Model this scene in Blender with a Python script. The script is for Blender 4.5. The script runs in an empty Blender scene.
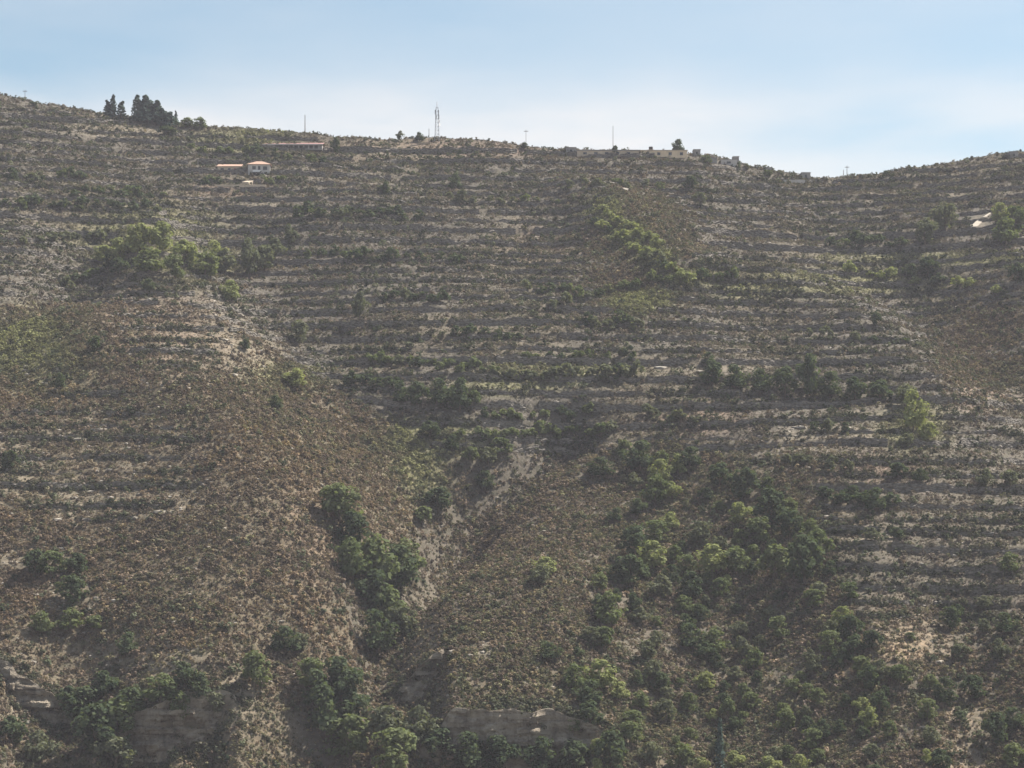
import bpy, math, random
import numpy as np
from mathutils import Vector, Matrix

# ------------------------------------------------------------------ camera, world, sun, exposure
SC = bpy.context.scene
COL = SC.collection
F, CX, HY = 2200.0, 512.0, 560.0            # focal length in pixels, principal column, horizon row
cam_d = bpy.data.cameras.new("camera")
cam = bpy.data.objects.new("camera", cam_d)
COL.objects.link(cam)
SC.camera = cam
cam.location = (0, 0, 0)
cam.rotation_euler = (math.radians(90), 0, 0)
cam_d.sensor_fit = 'HORIZONTAL'
cam_d.sensor_width = 36.0
cam_d.lens = 36.0 * F / 1024.0
cam_d.shift_y = (HY - 384.0) / 1024.0
cam_d.clip_start = 0.5
cam_d.clip_end = 6000.0

SUN_EL, SUN_AZ = 54.0, 60.0                 # azimuth: degrees to the right of the view direction
W = bpy.data.worlds.new("World")
SC.world = W
W.use_nodes = True
wt = W.node_tree
wt.nodes.clear()
w_out = wt.nodes.new("ShaderNodeOutputWorld")
w_bg = wt.nodes.new("ShaderNodeBackground")
w_sky = wt.nodes.new("ShaderNodeTexSky")
w_sky.sky_type = 'NISHITA'
w_sky.sun_disc = False
w_sky.sun_elevation = math.radians(SUN_EL)
w_sky.sun_rotation = math.radians(SUN_AZ)
w_sky.altitude = 900
w_sky.air_density = 1.0
w_sky.dust_density = 2.2
w_sky.ozone_density = 0.3
w_bg.inputs[1].default_value = 0.067
# thin high cloud, thickest low down all the way round the horizon
w_tc = wt.nodes.new("ShaderNodeTexCoord")
w_map = wt.nodes.new("ShaderNodeMapping")
w_map.inputs['Scale'].default_value = (5.0, 5.0, 22.0)
w_map.inputs['Location'].default_value = (0.35, 0.0, 0.2)
w_noise = wt.nodes.new("ShaderNodeTexNoise")
w_noise.inputs['Scale'].default_value = 1.0
w_noise.inputs['Detail'].default_value = 5.0
w_noise.inputs['Roughness'].default_value = 0.5
w_ramp = wt.nodes.new("ShaderNodeMapRange")
w_ramp.inputs[1].default_value = 0.30
w_ramp.inputs[2].default_value = 0.68
w_sep = wt.nodes.new("ShaderNodeSeparateXYZ")
w_el = wt.nodes.new("ShaderNodeMapRange")
w_el.interpolation_type = 'SMOOTHSTEP'
w_el.inputs[1].default_value = 0.228
w_el.inputs[2].default_value = 0.184
w_el.inputs[3].default_value = 0.20
w_el.inputs[4].default_value = 0.78
w_mul = wt.nodes.new("ShaderNodeMath"); w_mul.operation = 'MULTIPLY'
w_mix = wt.nodes.new("ShaderNodeMix"); w_mix.data_type = 'RGBA'
w_mix.inputs['B'].default_value = (7.9, 7.2, 6.7, 1)
L = wt.links.new
L(w_tc.outputs['Generated'], w_map.inputs['Vector'])
L(w_map.outputs['Vector'], w_noise.inputs['Vector'])
L(w_noise.outputs['Fac'], w_ramp.inputs[0])
L(w_tc.outputs['Generated'], w_sep.inputs[0])
L(w_sep.outputs['Z'], w_el.inputs[0])
L(w_ramp.outputs[0], w_mul.inputs[0]); L(w_el.outputs[0], w_mul.inputs[1])
L(w_mul.outputs[0], w_mix.inputs['Factor'])
w_tint = wt.nodes.new("ShaderNodeMix"); w_tint.data_type = 'RGBA'; w_tint.blend_type = 'MULTIPLY'
w_tint.inputs['Factor'].default_value = 1.0
w_tint.inputs['B'].default_value = (1.05, 1.10, .99, 1)
L(w_sky.outputs[0], w_tint.inputs['A'])
L(w_tint.outputs['Result'], w_mix.inputs['A'])
L(w_mix.outputs['Result'], w_bg.inputs[0])
L(w_bg.outputs[0], w_out.inputs[0])

sun_d = bpy.data.lights.new("sun", 'SUN')
sun_d.energy = 5.0
sun_d.angle = math.radians(0.53)
sun_d.color = (1.0, 0.94, 0.86)
sun = bpy.data.objects.new("sun", sun_d)
COL.objects.link(sun)
_e, _a = math.radians(SUN_EL), math.radians(SUN_AZ)
SUNV = Vector((math.sin(_a)*math.cos(_e), math.cos(_a)*math.cos(_e), math.sin(_e)))
sun.rotation_euler = SUNV.to_track_quat('Z', 'Y').to_euler()
sun.location = SUNV * 1000

SC.view_settings.view_transform = 'Standard'
SC.view_settings.look = 'None'
SC.view_settings.gamma = 1.0
SC.view_settings.use_curve_mapping = False
SC.view_settings.exposure = 1.10
SC.cycles.max_bounces = 5
SC.cycles.diffuse_bounces = 2
SC.cycles.volume_bounces = 0
SC.cycles.transparent_max_bounces = 8

# ------------------------------------------------------------------ numpy noise
def _hash(ix, iy, seed):
    h = (ix.astype(np.int64)*374761393 + iy.astype(np.int64)*668265263 + seed*974711) & 0x7fffffff
    h = ((h ^ (h >> 13))*1274126177) & 0x7fffffff
    return ((h ^ (h >> 16)) & 0xffff)/65535.0
def vnoise(x, y, seed=0):
    x = np.asarray(x, float); y = np.asarray(y, float)
    ix = np.floor(x); iy = np.floor(y)
    fx = x-ix; fy = y-iy
    fx = fx*fx*(3-2*fx); fy = fy*fy*(3-2*fy)
    a = _hash(ix, iy, seed); b = _hash(ix+1, iy, seed); c = _hash(ix, iy+1, seed); d = _hash(ix+1, iy+1, seed)
    return (a+(b-a)*fx)*(1-fy) + (c+(d-c)*fx)*fy
def fbm(x, y, seed=0, oct=4):
    s = 0; a = .5; t = 0
    for o in range(oct):
        s = s + a*vnoise(x*2**o, y*2**o, seed+o*17); t += a; a *= .5
    return s/t
def sstep(a, b, x):
    t = np.clip((x-a)/(b-a), 0, 1)
    return t*t*(3-2*t)
def blob(px, py, cx, cy, rx, ry, soft=.5):
    q = np.sqrt(((px-cx)/rx)**2 + ((py-cy)/ry)**2)
    return 1-sstep(1-soft, 1+soft, q)
def line_dist(px, py, pts):
    best = np.full(np.shape(px), 1e9)
    for (x0, y0), (x1, y1) in zip(pts[:-1], pts[1:]):
        dx, dy = x1-x0, y1-y0
        t = np.clip(((px-x0)*dx+(py-y0)*dy)/(dx*dx+dy*dy), 0, 1)
        best = np.minimum(best, np.hypot(px-x0-t*dx, py-y0-t*dy))
    return best
def in_poly(px, py, poly):
    r = np.zeros(np.shape(px), bool)
    n = len(poly); j = n-1
    for i in range(n):
        xi, yi = poly[i]; xj, yj = poly[j]
        c = ((yi > py) != (yj > py)) & (px < (xj-xi)*(py-yi)/(yj-yi+1e-9)+xi)
        r ^= c; j = i
    return r

# ------------------------------------------------------------------ terrain: shape of the hillside
SKY = np.array([(-500,88),(-150,88),(0,94),(15,95),(40,101),(75,106),(105,110),(130,114),(170,119),(200,123),(215,125),(262,129),(300,131),
    (335,135),(370,137),(400,139),(437,140),(480,142),(520,148),(560,151),(600,152),(640,153),(690,155),(715,159),(745,167),(775,172),(800,176),
    (815,178),(835,178),(860,176),(885,175),(900,171),(925,168),(960,164),(985,159),(1005,156),(1024,155),(1150,148),(1500,150)], float)
D0, D1 = 450.0, 900.0
ZB = D0*(HY-775.0)/F
def base_z(u, d):
    sk = np.interp(CX+F*u, SKY[:, 0], SKY[:, 1])
    zs = D1*(HY-sk)/F
    t = (d-D0)/(D1-D0)
    z = ZB + (zs-ZB)*(t + 0.10*t*(1-t))
    z = np.where(d > D1, zs + (d-D1)*0.12 - ((d-D1)/16.0)**2*0.9*(1/(1+(d-D1)/60.0)), z)
    # the near bank under the viewpoint, the valley floor, the foot of the hill
    near = np.interp(d, [-60, 8, 16, 60, 190, 260, 330, 400, 450], [-1.7, -1.7, -5, -45, -118, -124, -112, -76, ZB])
    return np.where(d < D0, near, z)
def base_hit(px, py):
    u = (px-CX)/F
    ds = np.linspace(440, 905, 1400)
    pys = HY - F*base_z(np.full_like(ds, u), ds)/ds
    i = int(np.argmax(pys <= py)) if (pys <= py).any() else len(ds)-1
    return (u*ds[i], ds[i])
def wl(pts): return [base_hit(*p) for p in pts]

GULLIES = [   # picked along the valleys of the slope: points, width m, depth m
    ([(560,395),(480,430),(448,475),(425,515),(395,560),(376,610),(372,660),(335,715),(322,775)], 10, 13),
    ([(448,475),(425,515),(395,560),(376,610),(372,660),(335,715),(322,775)], 32, 13),
    ([(640,440),(680,510),(705,590),(705,680),(690,775)], 36, 14),
    ([(945,600),(975,680),(1000,775)], 14, 7),
    ([(95,225),(82,280),(40,310),(-40,330)], 13, 8),
    ([(240,215),(290,300),(340,380),(420,430)], 26, 9),
    ([(905,270),(1000,345),(1060,430)], 24, 13),
    ([(80,640),(95,700),(90,775)], 12, 10),
    ([(285,640),(300,700),(300,775)], 10, 5),
]
RIDGES = [
    ([(580,195),(640,240),(700,285),(780,300)], 16, 8),
    ([(135,250),(190,300),(245,360)], 16, 5),
    ([(60,330),(170,400),(250,480),(300,560),(318,640)], 30, 9),
    ([(525,560),(525,620),(515,690)], 34, 6),
    ([(850,300),(930,360),(1000,410)], 20, 5),
    ([(870,470),(880,560),(900,650)], 26, 5),
]
GULLIES = [(wl(p), w, h) for p, w, h in GULLIES]
RIDGES = [(wl(p), w, h) for p, w, h in RIDGES]
# rock faces: left px, right px, py of the brow, height m
CLIFFS = [(405, 612, 706, 11.0), (100, 232, 688, 10.0), (398, 446, 640, 4.5), (-10, 96, 668, 4.5)]
def macro(u, d):
    x = u*d; y = d
    z = base_z(u, d)
    inn = sstep(395, 450, d)*(1-sstep(880, 930, d))
    dz = 0
    for p, w, h in GULLIES: dz = dz - h*np.exp(-(line_dist(x, y, p)/w)**2)
    for p, w, h in RIDGES: dz = dz + h*np.exp(-(line_dist(x, y, p)/w)**2)
    dz = dz + 8*(fbm(x/70, y/70, 5, 3)-.5) + 3.0*(fbm(x/18, y/18, 9, 3)-.5)
    z = z + dz*inn
    px = CX+F*u
    for k, (a, b, py, h) in enumerate(CLIFFS):
        xb, yb = base_hit((a+b)/2, py)
        br = yb + 9*(fbm(px/38, px*0+k*7.3, 31+k, 4)-.5)
        win = sstep(a-10, a+(b-a)*.3, px)*(1-sstep(b-(b-a)*.3, b+10, px))*(.75+.5*fbm(px/22, px*0+k, 37, 2))
        z = z - h*win*(1-sstep(br-1.2, br+.3, d))*sstep(br-60, br-18, d)
    return z
rng = np.random.RandomState(7)
levels = [-45.0]
while levels[-1] < 215:
    zl = levels[-1]
    s = np.interp(zl, [-40, 40, 110, 180], [3.9, 4.4, 5.1, 5.6])
    levels.append(zl + s*(0.6+.8*rng.rand()))
levels = np.array(levels)
WF = 0.13                                     # riser share of a terrace's run
WOOD = [(600,452),(660,440),(720,455),(790,500),(830,560),(868,640),(900,700),(950,790),(560,790),(570,690),(590,610),(612,540),(610,480)]
def terr_mask(px, py):
    m = 1-sstep(415, 500, py)
    m = np.maximum(m, sstep(780, 860, px)*(1-sstep(585, 660, py)))
    sp = in_poly(px, py, [(-300,300),(60,305),(180,300),(260,340),(330,385),(440,450),(440,800),(-300,800)])
    m = np.where(sp, np.maximum(np.maximum(.3, .55*blob(px, py, 190, 320, 90, 60, .5)), .62*blob(px, py, 100, 455, 130, 75, .5)), m)
    m = np.maximum(m*(1-.9*blob(px, py, 640, 250, 60, 70, .5)), 0)
    m = np.where(in_poly(px, py, WOOD), 0.1, m)
    m = m*(1-.9*blob(px, py, 990, 350, 60, 50, .5))
    return m
def terrace(z, x, y, m):
    h = z + 3.6*(fbm(x/60, y/45, 41, 3)-.5) + .6*(fbm(x/14, y/12, 43, 3)-.5)
    k = np.clip(np.searchsorted(levels, h)-1, 0, len(levels)-2)
    lo = levels[k]; S = levels[k+1]-lo
    f = np.clip((h-lo)/S, 0, 1)
    a = .60
    g = np.where(f < 1-WF, a*f/(1-WF), a+(1-a)*(f-(1-WF))/WF)
    return z + m*(lo+g*S-h), h

us = np.concatenate([np.linspace(-.46, -.246, 34)[:-1], np.linspace(-.246, .246, 740), np.linspace(.246, .46, 34)[1:]])
pyr = np.arange(800, 149, -.95)
ds_f = np.linspace(380, 905, 4000)
py_c = HY - F*base_z(np.zeros_like(ds_f), ds_f)/ds_f
fine = np.interp(pyr, py_c[::-1], ds_f[::-1])
fine = fine[(fine > 436) & (fine < 899)]
ds = np.concatenate([np.linspace(-55, 380, 36), np.linspace(384, fine[0]-1, 40), fine, np.linspace(899, 960, 40), np.linspace(970, 1500, 30)])
UU, DD = np.meshgrid(us, ds, indexing='ij')    # [col,row]
XX = np.where(DD > 60, UU*DD, UU*60 + UU*(DD-60)*.0)
YY = DD
ZM = macro(UU, np.maximum(DD, 1.0)); ZM = np.where(DD < 1, base_z(UU, DD), ZM)
PXG = CX + F*UU
PYM = HY - F*ZM/np.maximum(DD, 1)
inn = sstep(400, 455, DD)*(1-sstep(888, 902, DD))
TM = terr_mask(PXG, PYM)*inn
TM = TM*(.6+.4*sstep(.24, .42, fbm(XX/26, YY/12, 61, 4)))
ZT, HH = terrace(ZM, XX, YY, TM)
ZT = ZT + inn*(.5*(fbm(XX/3.5, YY/3.5, 71, 2)-.5))
PY = HY - F*ZT/np.maximum(DD, 1)

def col_at(i0, arr):
    i = int(np.clip(np.floor(i0), 0, len(us)-2)); t = i0-i
    return arr[i]*(1-t)+arr[i+1]*t
def hit(px, py):
    """where the sight line through a pixel first meets the hillside"""
    i0 = np.interp((px-CX)/F, us, np.arange(len(us)))
    p = col_at(i0, PY); z = col_at(i0, ZT)
    ok = (ds > 400) & (p <= py)
    j = int(np.argmax(ok)) if ok.any() else int(np.searchsorted(ds, 899))
    a, b = p[j-1], p[j]
    t = 0 if abs(a-b) < 1e-6 or not ok.any() else np.clip((a-py)/(a-b), 0, 1)
    d = ds[j-1]+(ds[j]-ds[j-1])*t
    return Vector(((px-CX)/F*d, d, z[j-1]+(z[j]-z[j-1])*t))
def ground(x, y):
    u = x/np.maximum(y, 60)
    i0 = np.interp(u, us, np.arange(len(us))); j0 = np.interp(y, ds, np.arange(len(ds)))
    i = np.clip(np.floor(i0).astype(int), 0, len(us)-2); j = np.clip(np.floor(j0).astype(int), 0, len(ds)-2)
    a = i0-i; b = j0-j
    return (ZT[i, j]*(1-a)+ZT[i+1, j]*a)*(1-b) + (ZT[i, j+1]*(1-a)+ZT[i+1, j+1]*a)*b
def pix(v): return CX+F*v[0]/v[1], HY-F*v[2]/v[1]

# ------------------------------------------------------------------ ground cover zones
def cover(px, py, x, y):
    """soil colour, scrub density, scrub green share of any place on the hillside"""
    n1 = fbm(x/40, y/40, 101, 4); n2 = fbm(x/10, y/10, 103, 4)
    warm = np.array((.160, .124, .082)); grey = np.array((.120, .103, .088)); pale = np.array((.275, .228, .168))
    red = np.array((.26, .165, .12)); grass = np.array((.215, .205, .09)); orange = np.array((.33, .235, .15))
    spur = in_poly(px, py, [(-300,300),(60,305),(180,300),(260,330),(330,385),(450,470),(400,545),(330,560),(360,650),(300,700),(-300,800)])*1.0
    wgt = lambda m: np.clip(m, 0, 1)[..., None]
    c = grey + (warm-grey)*wgt(.75*spur + .55*sstep(.5, .75, n1) + .35*sstep(380, 520, py))
    bare = 0
    for b in [(78,437,34,7),(30,440,40,12),(120,462,40,10),(150,488,50,14),(95,415,20,8),(75,500,36,20),(165,500,40,16),(60,600,36,14),(20,470,24,26),(170,670,44,12),(190,340,70,45),
              (230,350,44,26),(680,366,40,9),(735,368,30,5),(980,392,26,10),(1000,400,22,10),(915,650,38,14),(900,640,30,22),(965,740,28,40),
              (235,690,18,50),(20,710,16,36),(265,205,30,6),(225,188,24,5),(850,430,44,10),(800,445,40,14),(870,540,30,12),
              (480,650,24,6),(978,222,8,6),(650,135,60,10),(410,150,70,10),(120,128,60,10),(905,415,60,8),(150,655,70,20),(20,560,40,14)]:
        bare = np.maximum(bare, blob(px, py, *b, .55))
    bare = bare*sstep(.25, .6, n2+.15)
    c = c + (pale-c)*wgt(.62*bare)
    for b, k in [((915,650,40,16),.8),((905,620,30,20),.5),((690,420,60,16),.5),((860,470,70,14),.5),((980,395,34,16),.5),((300,540,30,60),.35),((540,245,40,22),.35),
                 ((160,335,60,40),.4),((965,740,30,40),.4),((440,150,120,10),.5),((230,190,40,8),.6)]:
        m = blob(px, py, *b, .6)*sstep(.3, .6, n2+.1)
        c = c + (np.where(b[1] > 560, 1, 0)*orange + np.where(b[1] > 560, 0, 1)*red - c)*wgt(k*m)
    green = 0
    for b in [(150,240,70,32),(195,262,50,24),(603,212,20,16),(628,236,22,18),(652,260,24,16),(690,278,36,10),(745,290,40,8),(930,259,110,7),(1000,260,60,8),(560,372,70,14),(500,388,60,8),(30,350,60,40),
              (915,428,34,24),(290,378,40,16),(420,470,30,30),(840,282,90,14),(640,300,40,14),(430,440,60,20),(240,140,50,14)]:
        green = np.maximum(green, blob(px, py, *b, .55))
    c = c + (grass-c)*wgt(.75*green)
    c = c*(.82+.36*n2)[..., None]
    dens = (.45+.35*spur+1.0*sstep(.3, .65, fbm(x/7, y/7, 107, 3)))*(1-.62*bare)*(1-blob(px, py, 980, 221, 12, 10, .4))
    gs = np.clip(.42+.9*(n1-.5)+.65*green - .22*spur, .05, .95)
    return c, dens, gs

# ------------------------------------------------------------------ materials
def new_mat(name):
    m = bpy.data.materials.new(name); m.use_nodes = True
    nt = m.node_tree; nt.nodes.clear()
    out = nt.nodes.new("ShaderNodeOutputMaterial")
    return m, nt, out
def N(nt, t, **kw):
    n = nt.nodes.new(t)
    for k, v in kw.items(): setattr(n, k, v)
    return n
def mix_col(nt, fac, a, b, mode='MIX'):
    m = N(nt, "ShaderNodeMix", data_type='RGBA', blend_type=mode)
    for s, v in ((m.inputs['Factor'], fac), (m.inputs['A'], a), (m.inputs['B'], b)):
        if hasattr(v, 'node'): nt.links.new(v, s)
        else: s.default_value = v if not isinstance(v, tuple) else (*v, 1)[:4]
    return m.outputs['Result']
def noise_node(nt, scale, detail=4, vec=None, rough=.6):
    t = N(nt, "ShaderNodeTexNoise"); t.inputs['Scale'].default_value = scale; t.inputs['Detail'].default_value = detail
    t.inputs['Roughness'].default_value = rough
    if vec is not None: nt.links.new(vec, t.inputs['Vector'])
    return t.outputs['Fac']
def rng_node(nt, v, a, b, c=0., d=1.):
    r = N(nt, "ShaderNodeMapRange"); nt.links.new(v, r.inputs[0])
    for i, q in enumerate((a, b, c, d)): r.inputs[i+1].default_value = q
    return r.outputs[0]
def pos(nt): return N(nt, "ShaderNodeNewGeometry").outputs['Position']

def ground_mat():
    m, nt, out = new_mat("hillside_soil")
    b = N(nt, "ShaderNodeBsdfPrincipled"); b.inputs['Roughness'].default_value = .95; b.inputs['Specular IOR Level'].default_value = .1
    at = N(nt, "ShaderNodeAttribute", attribute_name="soil")
    P = pos(nt)
    n = noise_node(nt, .55, 6, P); n2 = noise_node(nt, 1.7, 3, P)
    c = mix_col(nt, rng_node(nt, n, .3, .72), at.outputs['Color'], (.07, .066, .045))
    st = rng_node(nt, n2, .60, .70, 0, .55)
    c = mix_col(nt, st, c, (.31, .275, .235))
    nt.links.new(c, b.inputs['Base Color'])
    bp = N(nt, "ShaderNodeBump"); bp.inputs['Distance'].default_value = .5; bp.inputs['Strength'].default_value = .8
    nt.links.new(n, bp.inputs['Height']); nt.links.new(bp.outputs[0], b.inputs['Normal'])
    nt.links.new(b.outputs[0], out.inputs[0])
    return m
def plain_mat(name, col, rough=.8, var=.25, scale=1.2, metal=0.):
    m, nt, out = new_mat(name)
    b = N(nt, "ShaderNodeBsdfPrincipled"); b.inputs['Roughness'].default_value = rough; b.inputs['Metallic'].default_value = metal
    n = noise_node(nt, scale, 5, pos(nt))
    dk = tuple(x*(1-var) for x in col); lt = tuple(min(.9, x*(1+var)) for x in col)
    nt.links.new(mix_col(nt, rng_node(nt, n, .3, .7), dk, lt), b.inputs['Base Color'])
    nt.links.new(b.outputs[0], out.inputs[0])
    return m
def stone_mat(name, a, bcol, mort, sx=1.0, sz=2.2):
    m, nt, out = new_mat(name)
    b = N(nt, "ShaderNodeBsdfPrincipled"); b.inputs['Roughness'].default_value = .9; b.inputs['Specular IOR Level'].default_value = .2
    mp = N(nt, "ShaderNodeMapping"); mp.inputs['Scale'].default_value = (sx, sx, sz)
    nt.links.new(pos(nt), mp.inputs['Vector'])
    v = N(nt, "ShaderNodeTexVoronoi"); v.inputs['Scale'].default_value = 1.0
    nt.links.new(mp.outputs[0], v.inputs['Vector'])
    n = noise_node(nt, .35, 5, pos(nt))
    sep = N(nt, "ShaderNodeSeparateColor"); nt.links.new(v.outputs['Color'], sep.inputs[0])
    c = mix_col(nt, sep.outputs[0], a, bcol)
    c = mix_col(nt, rng_node(nt, v.outputs['Distance'], .45, .75, 0, .8), c, mort)
    c = mix_col(nt, rng_node(nt, n, .35, .7, 0, .6), c, (.12, .11, .085))
    nt.links.new(c, b.inputs['Base Color'])
    bp = N(nt, "ShaderNodeBump"); bp.inputs['Distance'].default_value = .25; bp.inputs['Strength'].default_value = .9
    nt.links.new(rng_node(nt, v.outputs['Distance'], .8, .1), bp.inputs['Height']); nt.links.new(bp.outputs[0], b.inputs['Normal'])
    nt.links.new(b.outputs[0], out.inputs[0])
    return m
def leaf_mat(name, ca, cb, cc, trans=.33, inst=False):
    """ca..cb by the plant, cc by leaf clump"""
    m, nt, out = new_mat(name)
    oi = N(nt, "ShaderNodeObjectInfo")
    n = noise_node(nt, .9, 2, pos(nt))
    c = mix_col(nt, oi.outputs['Random'], ca, cb)
    c = mix_col(nt, rng_node(nt, n, .42, .7, 0, .6), c, cc)
    if inst:
        at = N(nt, "ShaderNodeAttribute", attribute_name="tint", attribute_type='INSTANCER')
        v = mix_col(nt, oi.outputs['Random'], (.55, .55, .55), (1.5, 1.5, 1.5))
        c = mix_col(nt, 1.0, at.outputs['Color'], v, 'MULTIPLY')
        c = mix_col(nt, rng_node(nt, n, .45, .75, 0, .25), c, cc)
    d = N(nt, "ShaderNodeBsdfDiffuse"); t = N(nt, "ShaderNodeBsdfTranslucent")
    nt.links.new(c, d.inputs[0])
    nt.links.new(mix_col(nt, 1.0, c, (1.15, 1.2, .6), 'MULTIPLY'), t.inputs[0])
    mx = N(nt, "ShaderNodeMixShader"); mx.inputs[0].default_value = trans
    nt.links.new(d.outputs[0], mx.inputs[1]); nt.links.new(t.outputs[0], mx.inputs[2])
    nt.links.new(mx.outputs[0], out.inputs[0])
    return m

M = {}
M['ground'] = ground_mat()
M['wall_stone'] = stone_mat("dry_stone", (.225, .20, .17), (.15, .132, .115), (.05, .045, .04))
def cliff_mat():
    m, nt, out = new_mat("cliff_rock")
    b = N(nt, "ShaderNodeBsdfPrincipled"); b.inputs['Roughness'].default_value = .95; b.inputs['Specular IOR Level'].default_value = .1
    def mapped(sx, sz):
        mp = N(nt, "ShaderNodeMapping"); mp.inputs['Scale'].default_value = (sx, sx, sz); nt.links.new(pos(nt), mp.inputs['Vector']); return mp.outputs[0]
    bed = noise_node(nt, 1.0, 6, mapped(.10, .85), .65)          # beds, long and thin
    col = noise_node(nt, 1.0, 6, mapped(.55, .14), .6)           # streaks running down
    fine = noise_node(nt, 1.0, 8, mapped(.8, 1.5), .75)
    c = mix_col(nt, rng_node(nt, bed, .32, .66), (.22, .18, .135), (.46, .39, .30))
    c = mix_col(nt, rng_node(nt, col, .46, .66, 0, .65), c, (.52, .455, .36))
    c = mix_col(nt, rng_node(nt, col, .48, .32, 0, .6), c, (.13, .12, .10))
    c = mix_col(nt, rng_node(nt, fine, .44, .30, 0, .8), c, (.09, .08, .065))
    nt.links.new(c, b.inputs['Base Color'])
    h = N(nt, "ShaderNodeMath", operation='ADD'); nt.links.new(bed, h.inputs[0]); nt.links.new(fine, h.inputs[1])
    bp = N(nt, "ShaderNodeBump"); bp.inputs['Distance'].default_value = 1.6; bp.inputs['Strength'].default_value = 1.0
    nt.links.new(h.outputs[0], bp.inputs['Height']); nt.links.new(bp.outputs[0], b.inputs['Normal'])
    nt.links.new(b.outputs[0], out.inputs[0])
    return m
M['cliff'] = cliff_mat()
M['rock'] = stone_mat("boulder_rock", (.42, .37, .31), (.34, .30, .25), (.2, .18, .15), .6, .8)
M['bark'] = plain_mat("bark", (.11, .085, .06), .95, .3, 3)
M['oak'] = leaf_mat("oak_leaves", (.090, .118, .055), (.135, .158, .075), (.18, .19, .10))
M['dark'] = leaf_mat("dark_leaves", (.050, .070, .042), (.075, .098, .055), (.115, .13, .07))
M['lime'] = leaf_mat("yellow_green_leaves", (.195, .218, .092), (.235, .252, .112), (.27, .28, .135), .33)
M['olive'] = leaf_mat("grey_olive_leaves", (.100, .112, .070), (.140, .148, .095), (.18, .185, .125))
M['cypress'] = leaf_mat("hazed_cypress_leaves", (.060, .088, .078), (.075, .105, .09), (.09, .12, .10), .2)  # leaf colour lightened and blued, some distance haze put into it
M['scrub'] = leaf_mat("scrub_leaves", (.1, .1, .06), (.12, .12, .07), (.16, .145, .10), .18, True)
M['white'] = plain_mat("white_render", (.46, .43, .40), .85, .12, .6)
M['cream'] = plain_mat("cream_render", (.48, .39, .29), .85, .15, .6)
M['ochre'] = plain_mat("sunlit_ochre_render", (.66, .52, .36), .85, .12, .6)  # lightened so the shaded front carries sunlight in its colour
M['greyw'] = plain_mat("grey_concrete", (.26, .245, .23), .9, .2, .6)
M['tile'] = plain_mat("orange_roof_tiles", (.36, .23, .165), .85, .25, 2.2)
M['redroof'] = plain_mat("red_sheet_roof", (.26, .125, .11), .75, .25, .8)
M['glass'] = plain_mat("window_glass", (.03, .035, .04), .15, .2, .5)
M['dark_in'] = plain_mat("dark_parts_and_shade", (.05, .045, .04), .8, .2, .5)  # door and tank colour, and the painted shade of the openings
M['steel'] = plain_mat("galvanised_steel", (.30, .31, .32), .55, .15, 2, .3)
M['redpaint'] = plain_mat("faded_red_paint", (.36, .16, .13), .6, .2, 2)
M['whitepaint'] = plain_mat("white_paint", (.72, .72, .72), .5, .1, 2)
M['wood'] = plain_mat("weathered_pole_wood", (.17, .14, .11), .9, .25, 3)
M['track'] = plain_mat("pale_track_gravel", (.38, .33, .265), .95, .15, 1.0)

# ------------------------------------------------------------------ mesh helpers
def link(name, me, mat=None, parent=None):
    o = bpy.data.objects.new(name, me); COL.objects.link(o)
    if mat is not None and not me.materials: me.materials.append(mat)
    if parent is not None: o.parent = parent
    return o
def tag(o, label=None, cat=None, group=None, kind=None):
    if label: o['label'] = label
    if cat: o['category'] = cat
    if group: o['group'] = group
    if kind: o['kind'] = kind
    return o
def thing(name, label, cat, loc, rz=0, group=None):
    o = bpy.data.objects.new(name, None); COL.objects.link(o)
    o.location = loc; o.rotation_euler = (0, 0, rz); o.empty_display_size = .5
    return tag(o, label, cat, group)
class MB:
    def __init__(s): s.v = []; s.f = []
    def add(s, v, f):
        k = len(s.v); s.v += [tuple(p) for p in v]; s.f += [tuple(i+k for i in q) for q in f]; return s
    def box(s, x0, y0, z0, x1, y1, z1):
        return s.add([(x0,y0,z0),(x1,y0,z0),(x1,y1,z0),(x0,y1,z0),(x0,y0,z1),(x1,y0,z1),(x1,y1,z1),(x0,y1,z1)],
                     [(3,2,1,0),(4,5,6,7),(0,1,5,4),(1,2,6,5),(2,3,7,6),(3,0,4,7)])
    def tube(s, pts, rad, n=6):
        pts = [Vector(p) for p in pts]; rings = []
        for i, p in enumerate(pts):
            d = (pts[min(i+1, len(pts)-1)]-pts[max(i-1, 0)]).normalized()
            a = d.orthogonal().normalized(); b = d.cross(a)
            rings.append([p+(a*math.cos(2*math.pi*k/n)+b*math.sin(2*math.pi*k/n))*rad[i] for k in range(n)])
        v = [q for r in rings for q in r]; f = []
        for i in range(len(pts)-1):
            for k in range(n):
                f.append((i*n+k, i*n+(k+1) % n, (i+1)*n+(k+1) % n, (i+1)*n+k))
        f.append(tuple(range(n))[::-1]); f.append(tuple((len(pts)-1)*n+k for k in range(n)))
        return s.add(v, f)
    def mesh(s, name, mat):
        me = bpy.data.meshes.new(name); me.from_pydata(s.v, [], s.f); me.materials.append(mat); me.update(); return me
    def build(s, name, mat, parent=None):
        return link(name, s.mesh(name, mat), None, parent)

def np_mesh(name, V, Fq, mat, smooth=False):
    me = bpy.data.meshes.new(name)
    k = Fq.shape[1]
    me.vertices.add(len(V)); me.vertices.foreach_set("co", V.astype(np.float32).ravel())
    me.loops.add(Fq.size); me.loops.foreach_set("vertex_index", Fq.astype(np.int32).ravel())
    me.polygons.add(len(Fq)); me.polygons.foreach_set("loop_start", np.arange(0, Fq.size, k, dtype=np.int32))
    me.polygons.foreach_set("loop_total", np.full(len(Fq), k, np.int32))
    if smooth: me.polygons.foreach_set("use_smooth", np.ones(len(Fq), bool))
    me.materials.append(mat); me.update(calc_edges=True)
    return me

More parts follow.
